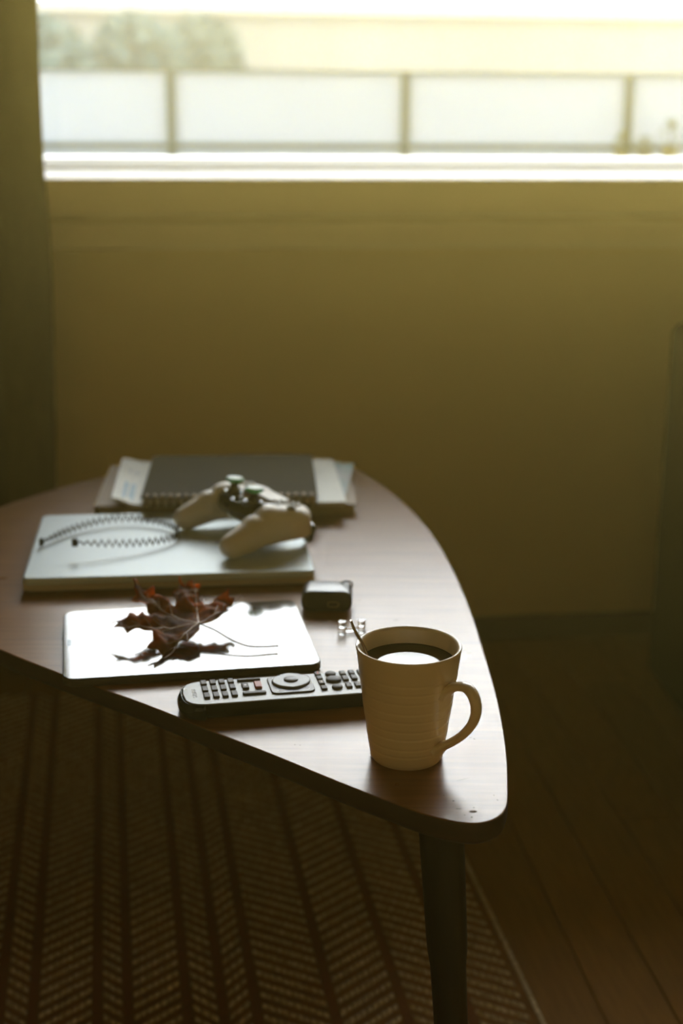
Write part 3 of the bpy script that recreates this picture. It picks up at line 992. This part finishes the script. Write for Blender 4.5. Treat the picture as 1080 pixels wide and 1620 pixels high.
o = obj('indicator_dot', bm, 'print', rem); o.location = (.0035, .0095, RH)

# ------------------------------------------------------------------ tablet
tab = empty('tablet', (-.1552, 1.3475, T), math.radians(10.3))
tag(tab, 'dark slim tablet lying face up under the dried maple leaf', 'tablet')
TW, TD, TH_ = .2465, .1880, .0088
bm = bmesh.new(); slab(bm, rrect(TW, TD, .013, 8), 0, TH_ - .0008, .0022, 4, .0010)
obj('body', bm, 'tabbody', tab, 50)
bm = bmesh.new(); slab(bm, rrect(TW - .0016, TD - .0016, .0122, 8), TH_ - .0008, TH_, .0001, 2, .0006)
obj('screen', bm, 'tabglass', tab, 50)
bm = bmesh.new(); slab(bm, rrect(.0040, .0170, .0018, 5), TH_, TH_ + .00012, .00002, 1)
o = obj('home_mark', bm, 'bezelmark', tab, 50); o.location = (-TW / 2 + .0062, .002, 0); o['label'] = 'pale blue mark at the left bezel'
for y in (.03, .045):
    bm = bmesh.new(); slab(bm, rrect(.0012, .011, .0005, 3), .0030, .0055, .0002, 2)
    o = obj('side_button', bm, 'tabbody', tab, 50); o.location = (-TW / 2 - .0003, y, 0)

# ------------------------------------------------------------------ maple leaf
LZ = T + TH_
half = [(0, 1.0), (.035, .90), (.085, .865), (.075, .80), (.17, .775), (.135, .70), (.125, .60), (.150, .545), (.105, .44), (.115, .40), (.21, .475), (.235, .545), (.30, .545), (.335, .63), (.40, .60), (.52, .705), (.515, .60), (.60, .575),
        (.535, .50), (.565, .42), (.45, .365), (.375, .27), (.33, .19), (.40, .165), (.49, .18), (.53, .125), (.66, .095), (.57, .04), (.57, -.03), (.44, -.035), (.34, -.075), (.335, -.14), (.22, -.125), (.10, -.10), (.0, -.015)]
ol = [(-x, y) for x, y in half[1:-1]] 
outline = half + ol[::-1]
if area(outline) < 0: outline.reverse()
SL = .103
rnd = random.Random(3)
dense = []
for a, b in zip(outline, outline[1:] + outline[:1]):
    L_ = math.dist(a, b); k = max(1, int(L_ / .035))
    for i in range(k):
        t = i / k
        j = .006 if i else 0
        dense.append((a[0] + (b[0] - a[0]) * t + rnd.uniform(-j, j), a[1] + (b[1] - a[1]) * t + rnd.uniform(-j, j)))
def inside(x, y, p):
    c = False
    for (x1, y1), (x2, y2) in zip(p, p[1:] + p[:1]):
        if (y1 > y) != (y2 > y) and x < (x2 - x1) * (y - y1) / (y2 - y1) + x1: c = not c
    return c
vs = [Vector(p) for p in dense]
ed = [(i, (i + 1) % len(dense)) for i in range(len(dense))]
gx = -.7
while gx < .7:
    gy = -.2
    while gy < 1.02:
        x, y = gx + rnd.uniform(-.006, .006), gy + rnd.uniform(-.006, .006)
        if inside(x, y, dense): vs.append(Vector((x, y)))
        gy += .028
    gx += .028
rv, _, rf, *_ = delaunay_2d_cdt(vs, ed, [], 1, 1e-5)
lobes = [(0, 1.0), (48, .86), (-48, .86), (98, .66), (-98, .66)]      # angle from +y toward +x
lift = {0: .031, 48: .029, -48: .000, 98: .021, -98: -.0120}
def leafz(x, y):
    r = math.hypot(x, y)
    th = math.degrees(math.atan2(x, y))
    wsum = zsum = 0
    ridge = 0
    for a, L_ in lobes:
        d = abs((th - a + 180) % 360 - 180)
        wgt = math.exp(-(d / 24) ** 2) + 1e-6
        wsum += wgt
        lf = lift[a]
        zsum += wgt * lf * (min(1.15, r / L_) ** 1.7)
        ridge += math.exp(-(d / 9) ** 2) * -.0022 * min(1, r * 2)
    z = zsum / wsum + ridge * 1.0
    n1 = noise.noise(Vector((x * 4.2, y * 4.2, 1.3))) * .0105 * min(1, r * 2)
    n2 = noise.noise(Vector((x * 11, y * 11, 4.1))) * .0050 * min(1, r * 2)
    return z + n1 + n2
JX, JY, JZ = -.1430, 1.3430, .0155
LD = math.atan2(.55, -.83) - PI / 2         # the long lobe points up and left
def leafP(x, y, dz=0.0):
    r = math.hypot(x, y)
    z = leafz(x, y)
    sq = 1 - 5.5 * max(0, z) * .9           # lobes that rise also pull inward
    sq = max(.72, sq)
    X, Y = x * SL * sq, y * SL * sq
    c, s = math.cos(LD), math.sin(LD)
    zz = max(.0012, JZ + z)
    return Vector((JX + c * X - s * Y, JY + s * X + c * Y, LZ + zz + dz))
lf = empty('maple_leaf', (JX, JY, LZ))
tag(lf, 'curled dried red-brown maple leaf resting on the tablet', 'leaf')
off = Vector((JX, JY, LZ))
bm = bmesh.new()
bv = [bm.verts.new(leafP(p.x, p.y) - off) for p in rv]
for f in rf:
    try: bm.faces.new([bv[i] for i in f])
    except ValueError: pass
o = obj('blade', bm, 'leaf', lf, 80)
md = o.modifiers.new('thick', 'SOLIDIFY'); md.thickness = .0004; md.offset = 0
bm = bmesh.new()
for a, L_ in lobes:
    aa = math.radians(a)
    pp = [leafP(math.sin(aa) * L_ * t / 12 * .95, math.cos(aa) * L_ * t / 12 * .95, .0004) - off for t in range(13)]
    tube(bm, pp, [.0010 * (1 - .75 * t / 12) for t in range(13)], 6)
    for t in (4, 6, 8):
        for sd_ in (-1, 1):
            b0 = Vector((math.sin(aa) * L_ * t / 12, math.cos(aa) * L_ * t / 12))
            ab = aa + sd_ * .62
            qq = []
            for k in range(5):
                q = b0 + Vector((math.sin(ab), math.cos(ab))) * .26 * (1 - t / 14) * k / 4
                if not inside(q.x, q.y, dense): break
                qq.append(leafP(q.x, q.y, .0003) - off)
            if len(qq) > 2: tube(bm, qq, .00045, 5)
obj('veins', bm, 'vein', lf, 60)
st = spline([(JX, JY, LZ + JZ + .0005), (JX + .017, JY - .010, LZ + .0128), (JX + .037, JY - .0265, LZ + .0078), (JX + .055, JY - .0345, LZ + .0050), (-.0655, 1.3120, LZ + .0042), (-.0625, 1.3122, LZ + .0044)], 6)
bm = bmesh.new(); tube(bm, [p - off for p in st], [.0009] * (len(st) - 4) + [.0010, .0012, .0015, .0013], 8)
obj('petiole', bm, 'stem', lf, 60)

# ------------------------------------------------------------------ earbud case and clear trinket
case = empty('earbud_case', (-.0150, 1.4640, T), math.radians(-2))
tag(case, 'small black rounded earbud case with a metal loop, behind the tablet corner', 'case')
bm = bmesh.new()
# lying on its back: outline in x-z swept along y
prof2 = rrect(.0550, .0232, .0100, 8, 0, .0116)
slab(bm, prof2, -.0185, .0200, .0035, 4)
bm.transform(Matrix(((1, 0, 0, 0), (0, 0, 1, 0), (0, 1, 0, 0), (0, 0, 0, 1))))
obj('shell', bm, 'casebody', case, 50)
bm = bmesh.new()
ov = rrect(.0120, .0058, .0028, 6)
tube(bm, [(p[0], 0, p[1]) for p in ov], .0006, 6, closed=True)
o = obj('oval_mark', bm, 'oval', case, 50); o.location = (.0075, -.0190, .0092)
bm = bmesh.new()
ringp = [(.0066 * math.cos(2 * PI * i / 28) * .75, .002 * math.sin(4 * PI * i / 28), .0066 * math.sin(2 * PI * i / 28)) for i in range(28)]
tube(bm, ringp, .0011, 8, closed=True)
bm.transform(Matrix.Translation((.0205, .0090, .0215)) @ Matrix.Rotation(math.radians(70), 4, 'Y') @ Matrix.Rotation(math.radians(-8), 4, 'Z'))
obj('metal_loop', bm, 'ringmetal', case, 60)
bm = bmesh.new(); box(bm, -.02752, .02752, .0060, .0064, .0020, .0212, .0001, 1)
bm.free()
tr = empty('clear_trinket', (.0115, 1.3852, T), math.radians(12))
tag(tr, 'small clear glassy bar with two stacked knobs at its ends, behind the mug', 'trinket')
for sx in (-1, 1):
    bm = bmesh.new()
    lathe(bm, [(0, 0), (.0036, 0), (.0043, .0010), (.0043, .0050), (.0036, .0060), (.0030, .0066), (.0036, .0074), (.0043, .0082), (.0043, .0122), (.0038, .0130), (0, .0132)], 24, sx * .0103, 0)
    obj('knob', bm, 'clear', tr, 45)
bm = bmesh.new(); tube(bm, [(-.0062, 0, .0040), (-.003, 0, .0036), (0, 0, .0034), (.003, 0, .0036), (.0062, 0, .0040)], [.0024, .0021, .0020, .0021, .0024], 14)
obj('bar', bm, 'clear', tr, 60)

# ------------------------------------------------------------------ laptop
LT = .0185
lap = empty('laptop', (-.2065, 1.6400, T), math.radians(6.6))
tag(lap, 'closed white glossy laptop under the game controller', 'laptop')
LW, LDp = .3270, .2560
bm = bmesh.new(); slab(bm, rrect(LW, LDp, .009, 6), .0022, .0100, .003, 4, .0008)
obj('base', bm, 'lapbase', lap, 50)
bm = bmesh.new(); slab(bm, rrect(LW, LDp, .009, 6),   .0105, LT, .0008, 3, .0028)
o = obj('lid', bm, 'laptop', lap, 50)
bm = bmesh.new(); slab(bm, rrect(LW - .004, LDp - .004, .008, 5), .0099, .0106, .0001, 1)
obj('lid_seam', bm, 'rubber', lap, 50)
for sx in (-1, 1):
    for sy in (-1, 1):
        bm = bmesh.new(); lathe(bm, [(0, 0), (.006, 0), (.0065, .0023), (0, .0023)], 18, sx * (LW / 2 - .016), sy * (LDp / 2 - .014))
        obj('foot', bm, 'rubber', lap, 50)

# ------------------------------------------------------------------ zigzag hairband
LTZ = T + LT
path = spline([(-.3560, 1.6120, .0), (-.3300, 1.6640, .0), (-.2950, 1.6985, 0), (-.2600, 1.7080, 0), (-.2250, 1.6950, 0), (-.2020, 1.6680, 0), (-.1985, 1.6420, 0), (-.2110, 1.6200, 0), (-.2350, 1.6010, 0), (-.2650, 1.5870, 0), (-.3090, 1.5745, 0)], 40)
cum = [0]
for a, b in zip(path, path[1:]): cum.append(cum[-1] + (b - a).length)
tot = cum[-1]
def along(s):
    for i in range(len(cum) - 1):
        if cum[i + 1] >= s:
            t = (s - cum[i]) / max(1e-9, cum[i + 1] - cum[i]); return path[i].lerp(path[i + 1], t)
    return path[-1]
hb = empty('zigzag_hairband', (-.27, 1.64, LTZ))
tag(hb, 'black zigzag wire hairband lying on the white laptop', 'hairband')
hoff = Vector((-.27, 1.64, 0))
zz = []
N = 46
for i in range(N * 4 + 1):
    t = i / (N * 4)
    p = along(tot * t)
    ph = (i % 4)
    tri = [0, 1, 0, -1][ph]
    zc = .0062 + .0115 * max(0, (t - .60) / .40) ** 1.4 + .0025 * math.exp(-((t - .33) / .15) ** 2)
    amp = .0043 * min(1, (1 - t) * 9 + .25, t * 9 + .25)
    zz.append(Vector((p.x, p.y, zc + tri * amp * 1.1)) - hoff)
bm = bmesh.new(); tube(bm, zz, .0010, 6)
obj('wire', bm, 'wire', hb, 60)
for e, t, zc in ((0, 0, .0062), (1, 1, .0177)):
    p = path[0] if e == 0 else path[-1]
    q = path[3] if e == 0 else path[-4]
    d = (q - p).normalized()
    bm = bmesh.new(); box(bm, -.0035, .0035, -.0012, .0012, -.0048, .0048, .0006)
    o = obj('end_tip', bm, 'rubber', hb, 40); o.location = p - hoff + Vector((0, 0, zc)); o.rotation_euler = (0, 0, math.atan2(d.y, d.x))

# ------------------------------------------------------------------ game controller
gc = empty('game_controller')
tag(gc, 'white two-handled game controller with green thumbstick caps on the laptop', 'game controller')
GX, GY = -.1085, 1.6600
gc.matrix_world = Matrix.Translation((GX, GY, LTZ + .0465)) @ Matrix.Rotation(math.radians(-59.7), 4, 'Z') @ Matrix.Rotation(math.radians(-6), 4, 'X')
def remeshed(name, bm, m, vox=.0016, it=8):
    o = obj(name, bm, m, gc, True)
    o.data.polygons.foreach_set('use_smooth', [True] * len(o.data.polygons))
    md = o.modifiers.new('remesh', 'REMESH'); md.mode = 'VOXEL'; md.voxel_size = vox; md.use_smooth_shade = True
    ms = o.modifiers.new('smooth', 'SMOOTH'); ms.iterations = it; ms.factor = .5
    return o
for s in (-1, 1):
    bm = bmesh.new()
    join(bm, hull([(s * .0480, .0400, -.004, .016, .013, .012), (s * .0620, .0250, -.004, .018, .02, .014), (s * .0600, -.005, -.006, .0205, .022, .018), (s * .042, .012, -.003, .012, .02, .0125), (s * .0560, .0370, -.020, .017, .014, .011), (s * .058, .010, -.020, .019, .02, .014)]))
    join(bm, hull([(s * .0600, .0120, -.010, .0210, .02, .018), (s * .058, .010, -.020, .019, .02, .014), (s * .0625, -.025, -.018, .0210, .02, .0195)]))
    join(bm, hull([(s * .0615, -.012, -.014, .0210, .02, .0195), (s * .0640, -.033, -.0235, .0190, .018, .0185), (s * .0655, -.055, -.034, .0155, .0165, .0150)]))
    o = remeshed('grip_shell', bm, 'shell', .0016, 14)
    bm = bmesh.new()
    join(bm, hull([(s * .0520, .0490, -.016, .012, .008, .0065), (s * .0610, .0480, -.018, .009, .008, .0065), (s * .056, .0500, -.031, .010, .006, .006)]))
    remeshed('trigger', bm, 'glossblack', .0012, 4)
bm = bmesh.new()
join(bm, hull([(-.040, .028, -.004, .010, .018, .012), (.040, .028, -.004, .010, .018, .012), (-.036, -.012, -.006, .012, .016, .014), (.036, -.012, -.006, .012, .016, .014), (0, -.018, -.007, .02, .014, .013)]))
remeshed('center_body', bm, 'glossblack', .0016, 4)
bm = bmesh.new(); slab(bm, [(-.022, .012), (.022, .012), (.027, .038), (-.027, .038)], .0065, .0090, .001, 3)
o = obj('touchpad', bm, 'shell', gc, 50)
for s in (-1, 1):
    cx, cy = s * .0262, -.0125
    bm = bmesh.new(); lathe(bm, [(0, .004), (.0135, .004), (.0140, .008), (.0125, .0095), (.0100, .0080), (0, .0080)], 30, cx, cy)
    obj('stick_socket', bm, 'glossblack', gc, 50)
    bm = bmesh.new(); lathe(bm, [(0, .006), (.0095, .006), (.0075, .0110), (.0050, .0135), (.0048, .0205), (0, .0205)], 26, cx, cy)
    obj('stick_stem', bm, 'rubber', gc, 50)
    bm = bmesh.new(); lathe(bm, [(0, .0200), (.0085, .0200), (.0102, .0210), (.0105, .0232), (.0098, .0252), (.0088, .0256), (0, .0252)], 32, cx, cy)
    cp = obj('stick_cap', bm, 'green', gc, 50); cp['label'] = 'green thumbstick cap'
    bm = bmesh.new(); lathe(bm, [(0, .0250), (.0094, .0250), (.0093, .0259), (.0080, .0262), (.0062, .0258), (0, .0257)], 28, cx, cy)
    obj('cap_top', bm, 'capwhite', cp, 50)
# four face buttons at the right hand, four direction keys at the left
def wing_z(x): return .0092
for k, (dx, dy) in enumerate(((0, .0125), (0, -.0125), (.0115, 0), (-.0115, 0))):
    bm = bmesh.new(); lathe(bm, [(0, 0), (.0052, 0), (.0052, .0016), (.0046, .0022), (0, .0023)], 24)
    o = obj('face_button', bm, 'pad', gc, 50); o.location = (.0545 + dx, .0170 + dy, .0108 - .0008 * (dx > 0))
    w_ = bmesh.new(); lathe(w_, [(0, -.0015), (.0062, -.0015), (.0062, .0003), (0, .0003)], 24); obj('button_well', w_, 'dpadmark', o, 40)
    b_ = bmesh.new()
    if k == 0:
        pp = [(.0026 * math.cos(a), .0026 * math.sin(a), 0) for a in (PI / 2, PI / 2 + 2.094, PI / 2 + 4.189)]; tube(b_, pp, .0004, 5, closed=True)
    elif k == 1:
        tube(b_, [(-.002, -.002, 0), (.002, .002, 0)], .0004, 5); tube(b_, [(-.002, .002, 0), (.002, -.002, 0)], .0004, 5)
    elif k == 2:
        tube(b_, [(.0024 * math.cos(2 * PI * i / 16), .0024 * math.sin(2 * PI * i / 16), 0) for i in range(16)], .0004, 5, closed=True)
    else:
        tube(b_, [(-.002, -.002, 0), (.002, -.002, 0), (.002, .002, 0), (-.002, .002, 0)], .0004, 5, closed=True)
    g = obj('button_symbol', b_, 'dpadmark', o); g.location = (0, 0, .0024)
for k in range(4):
    bm = bmesh.new(); slab(bm, [(-.0038, .0045), (0, .0015), (.0038, .0045), (.0038, .0115), (-.0038, .0115)], 0, .0020, .0003, 2)
    o = obj('direction_key', bm, 'pad', gc, 50); o.location = (-.0545, .0170, .0104); o.rotation_euler = (0, 0, k * PI / 2)

# set it down on the lid
dg = bpy.context.evaluated_depsgraph_get()
low = 9
for o in gc.children:
    ev = o.evaluated_get(dg); me = ev.to_mesh()
    low = min(low, min((ev.matrix_world @ v.co).z for v in me.vertices)); ev.to_mesh_clear()
gc.location.z += LTZ + .0006 - low

# ------------------------------------------------------------------ stack of papers at the back
def sheet(name, m, w_, d_, z0, z1, parent, curl=None, mats=None, topmat=0):
    bm = bmesh.new()
    nx, ny = 24, 8
    tops, bots = [], []
    for j in range(ny + 1):
        a, b = [], []
        for i in range(nx + 1):
            x = -w_ / 2 + w_ * i / nx; y = -d_ / 2 + d_ * j / ny
            dz = curl(x, y) if curl else 0
            a.append(bm.verts.new((x, y, z1 + dz))); b.append(bm.verts.new((x, y, z0 + dz * (1 if curl else 0))))
        tops.append(a); bots.append(b)
    for j in range(ny):
        for i in range(nx):
            bm.faces.new((tops[j][i], tops[j][i + 1], tops[j + 1][i + 1], tops[j + 1][i])).material_index = topmat
            bm.faces.new((bots[j][i], bots[j + 1][i], bots[j + 1][i + 1], bots[j][i + 1]))
    for j in range(ny):
        bm.faces.new((tops[j][0], tops[j + 1][0], bots[j + 1][0], bots[j][0]))
        bm.faces.new((tops[j][nx], bots[j][nx], bots[j + 1][nx], tops[j + 1][nx]))
    for i in range(nx):
        bm.faces.new((tops[0][i], bots[0][i], bots[0][i + 1], tops[0][i + 1]))
        bm.faces.new((tops[ny][i], tops[ny][i + 1], bots[ny][i + 1], bots[ny][i]))
    return obj(name, bm, mats or m, parent, 40)
# lowest: thick tan book
bk = empty('book', (-.158, 1.925, T), math.radians(3.0))
tag(bk, 'thick tan book at the bottom of the stack behind the laptop', 'book')
sheet('page_block', 'brownpaper', .338, .212, .0016, .0124, bk)
sheet('cover', 'bookcover', .346, .218, .0124, .0142, bk)
sheet('cover', 'bookcover', .346, .218, 0, .0016, bk)
bm = bmesh.new(); box(bm, -.1755, -.1725, -.109, .109, 0, .0142, .001)
o = obj('spine', bm, 'paper', bk, 40); o['label'] = 'pale spine edge of the book'
# teal magazine, turned a little
m2 = empty('magazine', (-.128, 1.928, T + .0144), math.radians(-4.0))
tag(m2, 'teal-edged magazine poking out at the right of the stack, under the white one', 'magazine', 'magazines in the paper stack')
sheet('pages', 'paper', .275, .216, 0, .0042, m2)
sheet('cover', 'teal', .277, .218, .0042, .0048, m2)
# white magazine, its front left corner lifted
mg = empty('magazine', (-.1560, 1.904, T + .0194), math.radians(5.0))
tag(mg, 'off-white magazine with a blue print and a lifted corner, under the notebook', 'magazine', 'magazines in the paper stack')
MW_, MD_ = .306, .232
def curl(x, y):
    t = max(0, (-x - MW_ * .39) / (MW_ * .11))
    return .0115 * t * t * (3 - 2 * min(1, t)) * (0.55 + .45 * (.5 - y / MD_)) if t > 0 else 0
sheet('pages', 'paper', MW_ - .002, MD_ - .002, 0, .0040, mg, curl)
sheet('cover', 'magcover', MW_, MD_, .0040, .0046, mg, curl)
bm = bmesh.new()
def flat(x0, x1, y0, y1, m, name, zz=.0047):
    bm = bmesh.new(); nx = 8
    a = []; b = []
    for i in range(nx + 1):
        x = x0 + (x1 - x0) * i / nx
        a.append((bm.verts.new((x, y0, zz + curl(x, y0))), bm.verts.new((x, y1, zz + curl(x, y1)))))
        b.append((bm.verts.new((x, y0, zz - .0001 + curl(x, y0))), bm.verts.new((x, y1, zz - .0001 + curl(x, y1)))))
    for i in range(nx):
        bm.faces.new((a[i][0], a[i + 1][0], a[i + 1][1], a[i][1])); bm.faces.new((b[i][0], b[i][1], b[i + 1][1], b[i + 1][0]))
    return obj(name, bm, m, mg)
o = flat(-.141, -.09, -.105, -.015, 'magprint', 'blue_photo_print'); o['label'] = 'blue photo printed on the cover'
flat(-.139, -.122, .035, .052, 'magdark', 'small_print')
flat(.085, .110, .005, .012, 'magdark', 'small_print')
# spiral notebook on top
nb = empty('spiral_notebook', (-.1510, 1.8820, T + .0262), math.radians(3.2))
tag(nb, 'slate grey spiral notebook on top of the paper stack, coil edge facing the camera', 'notebook')
NW, ND = .2280, .2260
sheet('back_cover', 'nbcover', NW, ND, 0, .0012, nb)
sheet('page_block', 'paper', NW - .004, ND - .004, .0012, .0108, nb)
sheet('front_cover', 'nbcover', NW, ND, .0108, .0122, nb)
ncoil = 22
bm = bmesh.new()
cp = []
for i in range(14): 
    a = 2 * PI * i / 14
    cp.append((0, .0080 * math.cos(a), .0064 + .0076 * math.sin(a)))
tube(bm, cp, .0021, 8, closed=True)
c0 = obj('coil_loop', bm, 'coil', nb, 60)
for i in range(ncoil):
    o = c0 if i == 0 else copyo(c0)
    o.location = (-NW / 2 + .008 + (NW - .016) * i / (ncoil - 1), -ND / 2 - .001, .0012)
